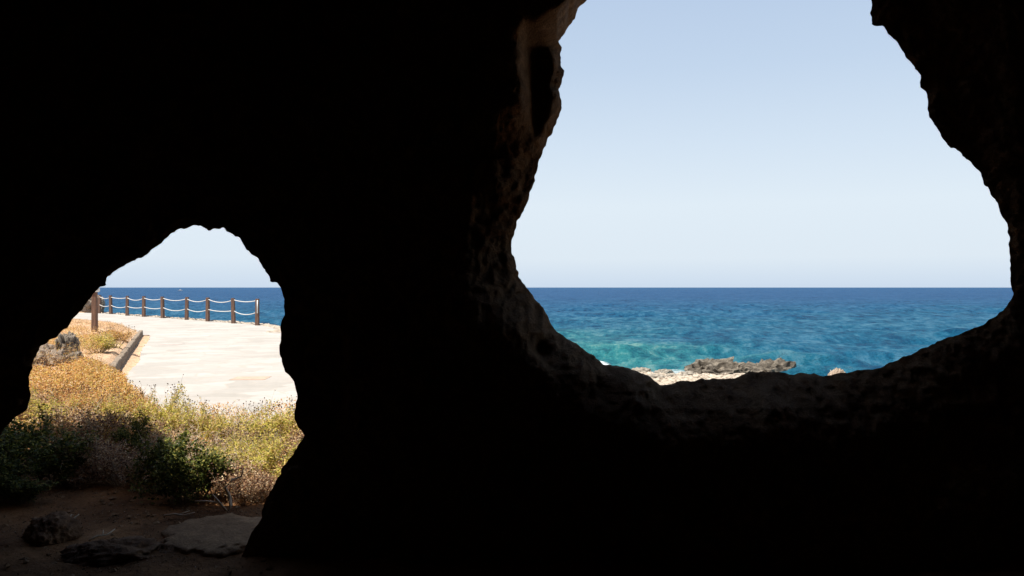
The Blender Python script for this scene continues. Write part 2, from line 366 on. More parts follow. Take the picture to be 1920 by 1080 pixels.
me.polygons.foreach_set("use_smooth", np.ones(len(me.polygons), dtype=bool))
cave = obj("cave", me)
tag(cave, "dark rock cave with a low doorway on the left and a wide window on the right", None, None, 'structure')

# ------------------------------------------------------------------ ground
posts_px = [(186, 588.5), (208, 589.8), (238.3, 592.9), (269.6, 595), (305.2, 597.5), (350, 600.8), (389.4, 603.7), (437.9, 607.5), (482.3, 611.2)]
post_xy = [gp(a, b_ - 0.6) for a, b_ in posts_px]
edge = [(-95, 85), (-45, 60)] + [(x, y) for x, y in post_xy] + [(-9.4, 31.2), (-8.0, 28.2), (-6.4, 24.5), (-5.0, 19), (-3.4, 14), (-1.7, 10.4), (0.5, 8.2), (4, 7.0), (20, 6.6), (60, 6.0)]
E = np.array(edge)
def edge_dist(X, Y):
    """distance to the top edge of the bank, positive on the seaward side"""
    d = np.full(X.shape, 1e9); sgn = np.ones(X.shape)
    for i in range(len(E) - 1):
        a, b_ = E[i], E[i + 1]; e = b_ - a
        t_ = np.clip(((X - a[0]) * e[0] + (Y - a[1]) * e[1]) / (e @ e), 0, 1)
        q = (X - a[0] - t_ * e[0]) ** 2 + (Y - a[1] - t_ * e[1]) ** 2
        s_ = np.where(e[0] * (Y - a[1]) - e[1] * (X - a[0]) > 0, 1, -1)
        up = q < d - 1e-9; sgn = np.where(up, s_, sgn); d = np.minimum(d, q)
    return np.sqrt(d) * sgn
kerb_a, kerb_b = gp(216, 706), gp(268, 629)
path_px = [(262, 628.5), (254, 619), (235, 613), (205, 609.5), (170, 606.5), (140, 604), (60, 601)]
PA = [gp(a, b_) for a, b_ in path_px]
path_left = [(-4.45, 10.0), (-5.7, 11.9), (kerb_a[0] + .12, kerb_a[1] + .1)] + [((kerb_a[0] * (1 - k) + kerb_b[0] * k) + .20 + .05 * math.sin(k * 9), (kerb_a[1] * (1 - k) + kerb_b[1] * k) + .15) for k in (.2, .4, .6, .8)] + [(kerb_b[0] + .15, kerb_b[1] + .2)] + PA
off = 0.45
path_far = [(x + off * .6, y + off * .8) for x, y in post_xy[::-1]]
path_poly = [(-2.9, 9.2), (-3.9, 9.0)] + path_left + [(-40, 47), (-48, 58)] + path_far[::-1] + [(-9.3, 31.0), (-7.9, 28.1), (-6.5, 24.4), (-5.2, 19), (-3.7, 14), (-2.3, 11)]
PP = np.array(path_poly)
KN = np.array(kerb_b) - np.array(kerb_a); KN = np.array((-KN[1], KN[0])) / np.linalg.norm(KN)
def land(X, Y, detail=True):
    e = edge_dist(X, Y)
    p = sdf(X, Y, PP)
    z = np.where(p < 0.1, -0.03, 0) + sst(0.1, 0.5, p) * (0.03 + 0.05 * fbm(X, Y, 0 * X, 0.6, 4, 61) + 0.04 * sst(6.2, 8, Y))
    kq = (X - kerb_a[0]) * KN[0] + (Y - kerb_a[1]) * KN[1]
    z = z + sst(0.0, 0.25, kq) * sst(0.3, 0.5, p) * sst(13, 15, Y) * sst(-7, -8, X) * 0.12
    z = np.where((kq < 0) & (Y > 13.5) & (p > 0), np.minimum(z, 0.0), z)         # bed held up by the kerb
    z = z + sst(0.2, 3, p) * sst(11, 14, Y) * sst(-9, -14, X) * 0.12
    if detail: z = z + sst(0.1, 0.4, p) * 0.018 * fbm(X, Y, 0 * X, 5, 4, 62)
    # the bank, the pale shelf at its foot and the sea bed
    shelf_end = 43.0 - 2.8 * sst(6.2, 8.6, X) + 0.5 * noise(X * .25, 0, 0, 63) + 0.6 * noise(X * .9, 0, 0, 64)
    shelf_end = np.where(X < 4.5, shelf_end - (4.5 - X) * 2.2, shelf_end)
    sh = sst(0.8, -0.8, Y - shelf_end) * sst(-6, 1, X)
    low = -2.78 + 0.9 * sst(30, 12, Y)
    zs = low + 0.22 * fbm(X, Y, 0 * X, 0.55, 5, 65) + 0.20 * fbm(X, Y, 0 * X, 1.5, 5, 66, True, .65)
    zd = zs * sh + (1 - sh) * -5.5
    drop = sst(0.35, 4.5, e + 0.3 * fbm(X, Y, 0 * X, 0.7, 3, 67))
    z = z * (1 - drop) + zd * drop
    return z, p, e, drop, sh
gx = np.unique(np.concatenate([np.linspace(-120, -30, 46), np.linspace(-30, -9, 140), np.linspace(-9, 2, 200), np.linspace(2, 16, 150), np.linspace(16, 90, 50)]))
gy = np.unique(np.concatenate([np.linspace(-25, 3.5, 30), np.linspace(3.5, 11, 170), np.linspace(11, 30, 110), np.linspace(30, 44, 110), np.linspace(44, 110, 60)]))
GX, GY = np.meshgrid(gx, gy, indexing='ij')
GZ, gpz, ge, gdrop, gsh = land(GX, GY)
me = mesh("ground", np.stack([GX, GY, GZ], 2).reshape(-1, 3), grid_faces(*GX.shape), M['ground'], True)
sandz = np.clip(sst(13.0, 15.5, GY + 1.6 * fbm(GX, GY, 0 * GX, .5, 3, 71)) + 0.8 * sst(0.5, 0.1, gpz) * sst(7.5, 9, GY), 0, 1) * (1 - gdrop * .4)
zone = np.zeros((GX.size, 4), np.float32); zone[:, 0] = sandz.ravel(); zone[:, 1] = (sst(.3, .9, gdrop)).ravel(); zone[:, 3] = 1
ca = me.color_attributes.new("zone", 'FLOAT_COLOR', 'POINT'); ca.data.foreach_set("color", zone.ravel())
tag(obj("ground", me), "brown earth and sandy ground running from the cave floor to the shore", None, None, 'structure')
def gz(x, y):
    z, *_ = land(np.array([[float(x)]]), np.array([[float(y)]]), False); return float(z[0, 0])
def gzs(x, y): return land(x, y, False)[0]

# paved path: an irregular edged sheet, triangulated by bmesh
bm = bmesh.new(); rnd = random.Random(4)
pts = []
for i in range(len(PP)):
    a, b_ = PP[i], PP[(i + 1) % len(PP)]; L = np.linalg.norm(b_ - a); k = max(1, int(L / 0.35))
    for q in range(k):
        p_ = a + (b_ - a) * q / k; j = 0.025 if L < 12 else 0; pts.append((p_[0] + rnd.uniform(-j, j), p_[1] + rnd.uniform(-j, j)))
top = [bm.verts.new((x, y, 0.012)) for x, y in pts]; bot = [bm.verts.new((x, y, -0.12)) for x, y in pts]
f = bm.faces.new(top)
for i in range(len(pts)):
    j = (i + 1) % len(pts); bm.faces.new((bot[i], bot[j], top[j], top[i]))
bmesh.ops.triangulate(bm, faces=[f]); bmesh.ops.recalc_face_normals(bm, faces=bm.faces)
me = bpy.data.meshes.new("path"); bm.to_mesh(me); bm.free(); me.materials.append(M['path'])
tag(obj("path", me), "pale flagstone path curving away beside the sea", None, None, 'structure')

# ------------------------------------------------------------------ sea
SEA = -3.2
t_ = np.concatenate([np.linspace(0.20, 0.004, 560), np.geomspace(0.0039, 0.0004, 30)]); dist = 4.8 / t_
uu = np.concatenate([np.linspace(-1.6, -0.68, 60)[:-1], np.linspace(-0.68, 0.68, 760), np.linspace(0.68, 1.6, 60)[1:]])
D, Ug = np.meshgrid(dist, uu, indexing='ij'); X, Y = Ug * D, D.copy()
sp = np.maximum(np.gradient(dist)[:, None] * 1.0, D * 0.0018)
rs = np.random.RandomState(8); Z = np.zeros_like(X); slope = 0
for lam in np.geomspace(1.1, 34, 56):
    th = rs.normal(0, 0.55) + 0.25; k = 2 * np.pi / lam; amp = lam * 0.0088 * (1 if lam < 14 else (14 / lam) ** 1.3)
    att = np.clip(lam / (2.6 * sp) - 1, 0, 1)
    ph = k * (X * math.sin(th) + Y * math.cos(th)) + rs.uniform(0, 6.28)
    ph = ph + 0.5 * noise(X / lam / 4, Y / lam / 4, lam, 81)
    s_ = np.sin(ph); Z += amp * att * (s_ + 0.25 * np.sin(2 * ph + 1.57))
g = np.clip(0.75 + 0.6 * fbm(X / 60, Y / 25, 0 * X, 1, 3, 82), 0.3, 1.5); Z *= g
shore = 1 - sst(40, 60, Y)
me = mesh("sea", np.stack([X, Y, SEA + Z], 2).reshape(-1, 3), grid_faces(*X.shape), None, True)
me.materials.clear()
sx = fbm(X / 22, Y / 9, 0 * X, 1, 4, 83)
shal = np.clip(sst(115, 42, Y + 26 * sx) * sst(30, 6, np.abs(X - 8) - 4 * sx) * .6 * sst(22, 4, X + 4 * sx) + sst(220, 60, Y + 60 * sx) * 0.12, 0, 1)
mid = np.clip(sst(420, 70, Y + 40 * sx), 0, 1)
foam = np.zeros_like(X)
se = 43.0 - 2.8 * sst(6.2, 8.6, X) + 0.5 * noise(X * .25, 0, 0, 63) + 0.6 * noise(X * .9, 0, 0, 64)
ed = Y - se
foam = np.clip(foam + sst(2.2, 0.3, np.abs(ed - 0.8) + 1.3 * fbm(X, Y, 0 * X, 1.2, 4, 84)) * sst(3, 5, X) * sst(12, 9, X) * .5, 0, 1)
fb = np.exp(-((X - 5.4 - (Y - 53) * .2) / 1.5) ** 2 - ((Y - 52.5) / 1.2) ** 2); foam = np.maximum(foam, sst(.35, .6, fb + .35 * fbm(X, Y, 0 * X, 1.5, 4, 85)))
cap = sst(0.55, 0.75, fbm(X / 1.6, Y / .8, 0 * X, 0.5, 4, 86)) * sst(0.02, 0.12, Z) * sst(50, 70, Y) * .0
foam = np.maximum(foam, cap)
col = np.zeros((X.size, 4), np.float32); col[:, 0] = shal.ravel(); col[:, 1] = foam.ravel(); col[:, 2] = mid.ravel(); col[:, 3] = 1
ca = me.color_attributes.new("sea_zone", 'FLOAT_COLOR', 'POINT'); ca.data.foreach_set("color", col.ravel())
m, t, b = new_mat("sea_water"); t.nodes.remove(b)
an = N(t, "ShaderNodeAttribute", attribute_name="sea_zone"); sep = N(t, "ShaderNodeSeparateColor"); t.links.new(an.outputs["Color"], sep.inputs[0])
c1 = mixc(t, sep.outputs[2], (0.0065, 0.060, 0.143), (0.005, 0.073, 0.146)); c2 = mixc(t, sep.outputs[0], c1, (0.03, 0.20, 0.18))
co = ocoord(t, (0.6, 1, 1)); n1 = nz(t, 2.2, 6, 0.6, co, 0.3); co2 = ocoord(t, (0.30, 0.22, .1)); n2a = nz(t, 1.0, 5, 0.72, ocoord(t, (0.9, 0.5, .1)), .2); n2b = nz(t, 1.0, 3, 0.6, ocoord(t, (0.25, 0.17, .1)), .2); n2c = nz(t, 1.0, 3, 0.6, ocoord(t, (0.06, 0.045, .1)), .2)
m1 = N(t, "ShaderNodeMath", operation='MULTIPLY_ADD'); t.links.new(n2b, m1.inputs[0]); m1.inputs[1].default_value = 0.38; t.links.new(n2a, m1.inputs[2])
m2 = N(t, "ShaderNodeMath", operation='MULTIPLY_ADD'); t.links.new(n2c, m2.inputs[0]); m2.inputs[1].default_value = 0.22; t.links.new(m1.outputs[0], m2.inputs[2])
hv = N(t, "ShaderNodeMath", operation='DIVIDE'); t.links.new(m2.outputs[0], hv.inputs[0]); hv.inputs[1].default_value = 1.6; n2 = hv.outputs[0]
c2 = mixc(t, 1.0, c2, ramp(t, n2, [(0.41, (.2, .42, .55)), (0.5, (.9, .88, .92)), (0.60, (5.0, 1.4, 1.25))]), 'MULTIPLY')  # light and shade of the waves put into the water colour as noise streaks
fo = N(t, "ShaderNodeMath", operation='MULTIPLY'); t.links.new(sep.outputs[1], fo.inputs[0]); t.links.new(ramp(t, nz(t, 3, 6, .7, co), [(0.4, 0.0), (0.55, 1.0)]), fo.inputs[1])
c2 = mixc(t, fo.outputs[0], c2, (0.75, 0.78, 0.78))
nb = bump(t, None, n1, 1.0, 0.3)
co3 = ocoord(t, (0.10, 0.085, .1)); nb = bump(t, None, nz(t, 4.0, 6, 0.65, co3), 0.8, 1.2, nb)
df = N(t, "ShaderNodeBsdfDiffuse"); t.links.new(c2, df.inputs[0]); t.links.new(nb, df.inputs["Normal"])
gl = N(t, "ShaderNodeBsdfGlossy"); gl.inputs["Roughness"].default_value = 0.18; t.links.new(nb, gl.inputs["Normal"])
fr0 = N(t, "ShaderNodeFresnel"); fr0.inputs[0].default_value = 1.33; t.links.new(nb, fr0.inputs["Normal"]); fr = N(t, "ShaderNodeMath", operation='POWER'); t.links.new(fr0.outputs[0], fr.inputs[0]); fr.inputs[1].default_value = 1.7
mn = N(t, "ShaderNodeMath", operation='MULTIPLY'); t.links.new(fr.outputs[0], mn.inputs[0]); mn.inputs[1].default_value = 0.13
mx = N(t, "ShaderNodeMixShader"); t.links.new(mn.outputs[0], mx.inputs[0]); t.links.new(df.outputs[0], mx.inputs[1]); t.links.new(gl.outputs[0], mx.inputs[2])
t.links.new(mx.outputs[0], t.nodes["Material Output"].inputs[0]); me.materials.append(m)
tag(obj("sea", me), "blue sea with small waves, turquoise close to the shore", None, None, 'structure')

# ------------------------------------------------------------------ rocks
def rock_mesh(name, size, mat, seed, rough=0.35, sub=5, flat=0.0, jag=0.0):
    bm = bmesh.new(); bmesh.ops.create_icosphere(bm, subdivisions=sub, radius=1.0)
    P = np.array([v.co[:] for v in bm.verts]); n = P / np.linalg.norm(P, axis=1)[:, None]
    r = 1 + rough * fbm(n[:, 0] + seed, n[:, 1], n[:, 2], 1.3, 4, seed) + rough * .35 * fbm(n[:, 0], n[:, 1] + seed, n[:, 2], 5, 4, seed + 3, True)
    if jag: r = r + jag * (fbm(n[:, 0] * 1.2, n[:, 1] * 1.2 + seed, n[:, 2] * .7, 2.6, 5, seed + 7, True, .6)) * np.clip(n[:, 2] + .3, 0, 1)
    r = r + 0.07 * fbm(n[:, 0] * 1.0, n[:, 1], n[:, 2] + seed, 9, 3, seed + 9, True, .7)
    Q = n * r[:, None]
    if flat: Q[:, 2] = np.where(Q[:, 2] > flat, flat + (Q[:, 2] - flat) * 0.15, Q[:, 2])
    Q = Q * np.array(size)
    for v, q in zip(bm.verts, Q): v.co = q
    me = bpy.data.meshes.new(name); bm.to_mesh(me); bm.free(); me.materials.append(mat)
    me.polygons.foreach_set("use_smooth", np.full(len(me.polygons), sub >= 5, dtype=bool)); return me
def rock(name, loc, size, mat, seed, label, cat='rock', rz=0, **kw):
    o = obj(name, rock_mesh(name, size, mat, seed, **kw), None, loc); o.rotation_euler = (0, 0, rz); return tag(o, label, cat)

rock("boulder", (at(96, 4.95), 4.95, 0.06), (0.135, 0.15, 0.125), M['boulder'], 3, "small dark rounded boulder on the earth floor at the lower left corner", 'boulder')
rock("rock", (at(214, 4.62), 4.66, 0.0), (0.29, 0.17, 0.10), M['boulder'], 12, "low rough rock lying at the bottom edge right of the small boulder", rz=.1, jag=.12)
rock("rock_slab", (at(432, 4.98), 4.98, -0.045), (0.42, 0.44, 0.19), M['slab'], 17, "flat pale rock slab below the dark green shrubs inside the doorway", rough=.3, flat=0.66, rz=-.45, jag=.08)
rock("outcrop", (at(124, 15.6), 15.6, 0.20), (0.16, 0.26, 0.38), M['grey'], 23, "jagged grey rock, tallest of the broken rocks at the left edge of the doorway", rough=.35, jag=.6)
rock("outcrop", (at(80, 15.0), 15.0, 0.12), (0.26, 0.30, 0.30), M['tan'], 29, "tan rock against the left edge of the doorway beside the jagged grey one", rough=.35, jag=.5)
rock("outcrop", (at(108, 14.8), 14.8, 0.12), (0.17, 0.22, 0.21), M['tan'], 30, "small tan rock in front of the jagged grey one", rough=.4, jag=.6)
rock("outcrop", (at(138, 15.2), 15.2, 0.12), (0.15, 0.2, 0.17), M['grey'], 31, "small grey rock on the right of the jagged grey one", rough=.4, jag=.6)
rock("outcrop", (at(62, 14.6), 14.5, 0.12), (0.22, 0.22, 0.20), M['tan'], 32, "low pale rock half hidden behind the left rock edge", rough=.4, jag=.6)
rock("outcrop", (at(160, 52), 52, 0.2), (1.0, 1.2, 0.72), M['tan'], 33, "far rock left of the signpost beyond the path", rough=.4, jag=.35)
rock("outcrop", (at(189, 51.5), 51.2, 0.0), (0.28, 0.4, 0.55), M['shore'], 37, "narrow dark rock just behind the first rope fence post", rough=.35, jag=.3)
def place_shore(px, d, w, h, mat, seed, label, **kw):
    return rock("shore_rock", (at(px, d), d, -2.95), (w, w * .6, h * .92), mat, seed, label, **kw)
place_shore(1343, 40.5, 1.15, 0.60, M['shore'], 41, "brown jagged shore rock with a leaning slab edge, left of two by the sea", rough=.45, jag=1.0, sub=4)
place_shore(1442, 40.0, 0.92, 0.60, M['shore'], 43, "brown jagged shore rock, right and spikier of two by the sea", rough=.45, jag=1.1, sub=4)
place_shore(1396, 40.3, 0.55, 0.42, M['shore'], 47, "small brown rock between the two jagged shore rocks", rough=.45, jag=.9, sub=4)
place_shore(1570, 36.6, 0.36, 0.68, M['tan'], 48, "tiny tan rock tip just above the window sill", rough=.4, jag=.5)
for k_, (px_, d_, w_, h_, lb) in enumerate([(1200, 41.0, .5, .34, "pale rough rock at the left end of the shore strip"), (1228, 38.5, .55, .32, "pale rock low behind the window sill at the left"), (1262, 38.8, .45, .28, "pale broken rock in the middle of the shore strip"), (1290, 39.6, .5, .3, "pale rock just left of the brown jagged shore rocks"), (1318, 38.2, .4, .3, "small pale rock in front of the brown jagged shore rocks"), (1246, 41.0, .4, .3, "pale rock at the water's edge on the left of the shore strip")]):
    rock("shore_rock", (at(px_, d_), d_, -2.88), (w_, w_ * .7, h_ * .7), M['shelf'], 60 + k_, lb, rough=.4, jag=.5, sub=4)
rock("shore_rock", (at(519, 28.3), 28.2, -0.25), (0.5, 0.5, 0.32), M['edging'], 49, "pale rock at the corner where the path meets the sea", rough=.35, jag=.2)

# ------------------------------------------------------------------ kerb
def box_bm(bm, c, s, rz=0, bev=0.0):
    r = bmesh.ops.create_cube(bm, size=1); vs = r['verts']
    for v in vs:
        x, y, z = v.co.x * s[0], v.co.y * s[1], v.co.z * s[2]
        v.co = (c[0] + x * math.cos(rz) - y * math.sin(rz), c[1] + x * math.sin(rz) + y * math.cos(rz), c[2] + z)
    if bev: bmesh.ops.bevel(bm, geom=list({e for v in vs for e in v.link_edges}), offset=bev, segments=2, affect='EDGES')
def bm_mesh(name, bm, mat, smooth=False):
    me = bpy.data.meshes.new(name); bm.to_mesh(me); bm.free(); me.materials.append(mat)
    if smooth: me.polygons.foreach_set("use_smooth", np.ones(len(me.polygons), dtype=bool))
    return me
ka, kb = np.array(kerb_a), np.array(kerb_b); kd = (kb - ka); kl = np.linalg.norm(kd); kd /= kl; kn = np.array((-kd[1], kd[0]))
Vk, ns, ncs = [], int(kl / 0.06), 9
prof = [(0, -0.1), (0, 0.10), (0.008, 0.17), (0.02, 0.18), (0.06, 0.182), (0.10, 0.18), (0.115, 0.17), (0.12, 0.1), (0.12, -0.1)]
for i in range(ns + 1):
    p_ = ka + kd * kl * i / ns
    for k, (o_, h_) in enumerate(prof):
        j = 0.012 * float(noise(i * .35, k * .8, 0, 91)) ; q = p_ + kn * (o_ + j); Vk.append((q[0], q[1], h_ + (j if h_ > 0 else 0)))
Fk = [tuple(map(int, f_)) for f_ in grid_faces(ns + 1, ncs)] + [tuple(range(ncs)), tuple(range(ns * ncs, (ns + 1) * ncs))[::-1]]
o = obj("kerb", mesh("kerb", Vk, Fk, M['kerb'])); tag(o, "low grey stone kerb along the left side of the path", "kerb")

# single odd coloured slabs in the paving
def slab(px, py, w, l, rz, mat, label):
    x, y = gp(px, py); bm = bmesh.new(); box_bm(bm, (x, y, 0.006), (w, l, 0.022), rz, 0.004)
    tag(obj("paving_slab", bm_mesh("paving_slab", bm, mat)), label, "paving slab")
slab(321.5, 646, 0.56, 0.5, 0.05, M['greyslab'], "small rosy grey slab in the path, farther of the two coloured slabs")
slab(470, 710.5, 0.60, 0.52, 0.06, M['tanslab'], "tan slab in the path nearest the flowering scrub")

# rough stone edging under the fence
sv, sf = [], []; rnd = random.Random(5)
line = [np.array(p_) for p_ in post_xy] + [np.array(p_) for p_ in [(-9.45, 31.2), (-8.1, 28.2), (-6.7, 24.5)]]
for a, b_ in zip(line[:-1], line[1:]):
    L = np.linalg.norm(b_ - a); s_ = 0
    while s_ < L:
        w = rnd.uniform(.18, .42); p_ = a + (b_ - a) * (s_ / L) + np.array([rnd.uniform(.12, .3), rnd.uniform(.1, .3)])
        bm = bmesh.new(); bmesh.ops.create_icosphere(bm, subdivisions=2, radius=1)
        o0 = len(sv); se_ = rnd.randint(0, 99); hh = rnd.uniform(.05, .10)
        for v in bm.verts:
            c_ = v.co; r_ = 1 + .3 * float(noise(c_.x * 1.7 + se_, c_.y * 1.7, c_.z * 1.7, 5))
            sv.append((p_[0] + c_.x * r_ * w * .55, p_[1] + c_.y * r_ * .2, .0 + c_.z * r_ * hh))
        sf += [tuple(o0 + v.index for v in f_.verts) for f_ in bm.faces]; bm.free(); s_ += w * 1.02
tag(obj("stone_edging", mesh("stone_edging", sv, sf, M['edging'], True)), "low rough edging of pale stones under the rope fence", "edging")

# ------------------------------------------------------------------ rope fence
def tube(pts, rad, sides=6, V=None, F=None, cap=True):
    V = [] if V is None else V; F = [] if F is None else F; n = len(pts); o0 = len(V)
    for i, p_ in enumerate(pts):
        p_ = Vector(p_); tg = (Vector(pts[min(i + 1, n - 1)]) - Vector(pts[max(i - 1, 0)]))
        tg = tg.normalized() if tg.length > 1e-9 else Vector((0, 0, 1))
        s_ = tg.cross(Vector((0, 0, 1))) if abs(tg.z) < .95 else tg.cross(Vector((1, 0, 0))); s_.normalize(); u_ = s_.cross(tg)
        r_ = rad[i] if hasattr(rad, '__len__') else rad
        for k in range(sides):
            a = 2 * math.pi * k / sides; V.append(tuple(p_ + s_ * math.cos(a) * r_ + u_ * math.sin(a) * r_))
    for i in range(n - 1):
        for k in range(sides):
            k2 = (k + 1) % sides; F.append((o0 + i * sides + k, o0 + i * sides + k2, o0 + (i + 1) * sides + k2, o0 + (i + 1) * sides + k))
    if cap: F.append(tuple(o0 + k for k in range(sides))[::-1]); F.append(tuple(o0 + (n - 1) * sides + k for k in range(sides)))
    return V, F
fx, fy = post_xy[-1]
fence = empty("rope_fence", (fx, fy, 0)); tag(fence, "fence of brown wooden posts joined by two sagging white ropes beside the sea", "fence")
def post_mesh(name, w, h, bury=0.15):
    bm = bmesh.new(); box_bm(bm, (0, 0, (h - bury) / 2), (w, w, h + bury), 0, 0.008)
    for v in bm.verts:
        if v.co.z > h - 0.03: v.co.x *= 0.86; v.co.y *= 0.86
    return bm_mesh(name, bm, M['wood'])
pm = post_mesh("post", 0.155, 1.12)
last = None
for i, (x, y) in enumerate(post_xy):
    o = obj("post", pm, fence, (x - fx, y - fy, 0)); o.rotation_euler = (rnd.uniform(-.02, .02), rnd.uniform(-.028, .028), rnd.uniform(-.3, .3)); last = o
for hgt in (1.03, 0.55):
    V, F = [], []; pts = []
    for a, b_ in zip(post_xy[:-1], post_xy[1:]):
        sag = rnd.uniform(.055, .14)
        for k in range(12):
            s_ = k / 12; zt = hgt - sag * 4 * s_ * (1 - s_) + (.02 * math.sin(3 * a[0]))
            pts.append((a[0] + (b_[0] - a[0]) * s_ - fx - .0, a[1] + (b_[1] - a[1]) * s_ - fy - .0, zt))
    pts.append((0, 0, hgt)); tube(pts, 0.017, 8, V, F)
    obj("rope", mesh("rope", V, F, M['rope'], True), fence)
V, F = tube([(0.035, -0.10, 1.06), (0.036, -0.10, .8), (0.032, -0.10, .52)], 0.024, 8)
obj("rope_tail", mesh("rope_tail", V, F, M['white'], True), last)

# signpost
sx, sy = gp(177.5, 637); sg = empty("signpost", (sx, sy, gz(sx, sy)))
tag(sg, "tall brown post with a white top standing in the dry scrub", "post")
top_ = 1.45 - gz(sx, sy); obj("post", post_mesh("tall_post", 0.15, top_, 0.3), sg)
bm = bmesh.new(); box_bm(bm, (0.0, 0, top_ + 0.072), (0.24, 0.20, 0.14), 0, 0.02)
obj("cap", bm_mesh("cap", bm, M['white']), sg)

# boat
bd = 4.8 * FOC / 7.4; bx = at(338, bd); bt = empty("boat", (bx, bd, SEA), 0.25); bt.scale = (1.5, 1.5, 1.5)
tag(bt, "tiny white motorboat far out on the sea", "boat")
bm = bmesh.new(); L, Wd, H = 3.4, 1.5, 0.75; rings = []
for i in range(9):
    s_ = i / 8; x = (s_ - .5) * L; w = Wd / 2 * (1 - max(0, s_ - .45) ** 2 * 3.2) ; w = max(w, .03); sheer = H + .25 * s_ ** 2
    rings.append([bm.verts.new(q) for q in ((x, -w, sheer), (x, -w * .8, .25), (x, 0, -.1 + .2 * s_ ** 3), (x, w * .8, .25), (x, w, sheer))])
for a, b_ in zip(rings[:-1], rings[1:]):
    for k in range(4): bm.faces.new((a[k], b_[k], b_[k + 1], a[k + 1]))
    bm.faces.new((a[4], b_[4], b_[0], a[0]))
bm.faces.new(rings[0]); bm.faces.new(rings[-1][::-1]); bmesh.ops.recalc_face_normals(bm, faces=bm.faces)
obj("hull", bm_mesh("hull", bm, M['hull']), bt)
bm = bmesh.new(); box_bm(bm, (.1, 0, 1.15), (1.2, 1.0, .7), 0, .08); cb = obj("cabin", bm_mesh("cabin", bm, M['hull']), bt)
bm = bmesh.new(); box_bm(bm, (.1, 0, 1.28), (1.23, .8, .22)); box_bm(bm, (.1, 0, 1.28), (.9, 1.03, .216)); obj("window", bm_mesh("window", bm, M['glassdark']), cb)

# ------------------------------------------------------------------ plants
def leaf_quads(P, size, rs, aspect=0.5, up=0.3, dirs=None):
    n = len(P); d = rs.normal(0, 1, (n, 3)) if dirs is None else dirs + rs.normal(0, .5, (n, 3)); d[:, 2] = d[:, 2] * .6 + up * .4
    d /= np.linalg.norm(d, axis=1)[:, None]
    s_ = np.cross(d, rs.normal(0, .55, (n, 3)) + np.array([0, 0, 1.0])); s_ /= np.linalg.norm(s_, axis=1)[:, None] + 1e-9
    L = (size * rs.uniform(.55, 1.35, n))[:, None]; nrm = np.cross(d, s_) * L * .15
    V = np.stack([P, P + d * L * .5 + s_ * L * aspect * .5 + nrm, P + d * L, P + d * L * .5 - s_ * L * aspect * .5 + nrm], 1).reshape(-1, 3)
    return V, np.arange(4 * n).reshape(-1, 4)

def shrub_parts(seed, n_stem, n_sub, spread, height, leaf_n, leaf_size, aspect, clump, r0=0.006, wild=0.25, outer=.45, seeds=0, inner=0.0):
    rnd = random.Random(seed); rs = np.random.RandomState(seed); V, F = [], []; tips = []
    def walk(p_, d_, L, n, r_, w_):
        pts = [p_.copy()]
        for k in range(n):
            d_ = (d_ + Vector((rnd.gauss(0, w_), rnd.gauss(0, w_), rnd.gauss(0, w_) + .12))).normalized(); p_ = p_ + d_ * L / n; pts.append(p_.copy())
        tube(pts, [r_ * (1 - .7 * k / n) for k in range(n + 1)], 4, V, F, False); return pts, d_
    for i in range(n_stem):
        a = rnd.uniform(0, 6.283); el = rnd.uniform(.15, 1.0) ** .8; rr_ = spread * (1 - el * .75)
        d_ = Vector((math.cos(a) * rr_ / height, math.sin(a) * rr_ / height, .45 + el)).normalized()
        L = math.hypot(rr_, height * (.55 + .45 * el)) * rnd.uniform(.75, 1.05)
        pts, dd_ = walk(Vector((math.cos(a), math.sin(a), 0)) * spread * rnd.uniform(0, .35), d_, L, 7, r0 * rnd.uniform(.7, 1.3), wild)
        for j in range(n_sub):
            k = rnd.randint(2, 7); q = pts[k]; dv = (d_ + Vector((rnd.gauss(0, .7), rnd.gauss(0, .7), rnd.gauss(.2, .4)))).normalized()
            p2, _ = walk(q, dv, L * rnd.uniform(.18, .42), 4, r0 * .45, wild * 1.2)
            tips += p2[1:] if rnd.random() > outer else p2[2:]
        tips += pts[4:]
    out = {'stems': (V, F)}
    if leaf_n:
        T = np.array([t_[:] for t_ in tips]); T = T[T[:, 2] > 0.02]
        P = T[rs.randint(0, len(T), leaf_n)] + rs.normal(0, clump, (leaf_n, 3)); P[:, 2] = np.abs(P[:, 2])
        out['foliage'] = leaf_quads(P, leaf_size, rs, aspect)
    if seeds:
        T = sorted(tips, key=lambda q: -q.z)[:max(seeds * 2, 10)]; sv_, sf_ = [], []
        stv, stf = out['stems']
        for k in range(seeds):
            q = rnd.choice(T); p2 = [q, q + Vector((rnd.gauss(0, .015), rnd.gauss(0, .015), rnd.uniform(.03, .07)))]
            p2.append(p2[1] + Vector((rnd.gauss(0, .02), rnd.gauss(0, .02), rnd.uniform(.02, .07)))); tube(p2, [.0012, .001, .0008], 3, stv, stf, False)
            bm = bmesh.new(); bmesh.ops.create_icosphere(bm, subdivisions=1, radius=rnd.uniform(.0045, .0075)); o0 = len(sv_)
            for v in bm.verts: sv_.append(tuple(p2[2] + v.co * rnd.uniform(.8, 1.2)))
            sf_ += [tuple(o0 + v.index for v in f_.verts) for f_ in bm.faces]; bm.free()
        fv, ff = out['foliage']; o0 = len(fv)
        out['foliage'] = (np.concatenate([fv, np.array(sv_)]), [tuple(f_) for f_ in ff.tolist()] + [tuple(i + o0 for i in f_) for f_ in sf_], len(ff))
    return out

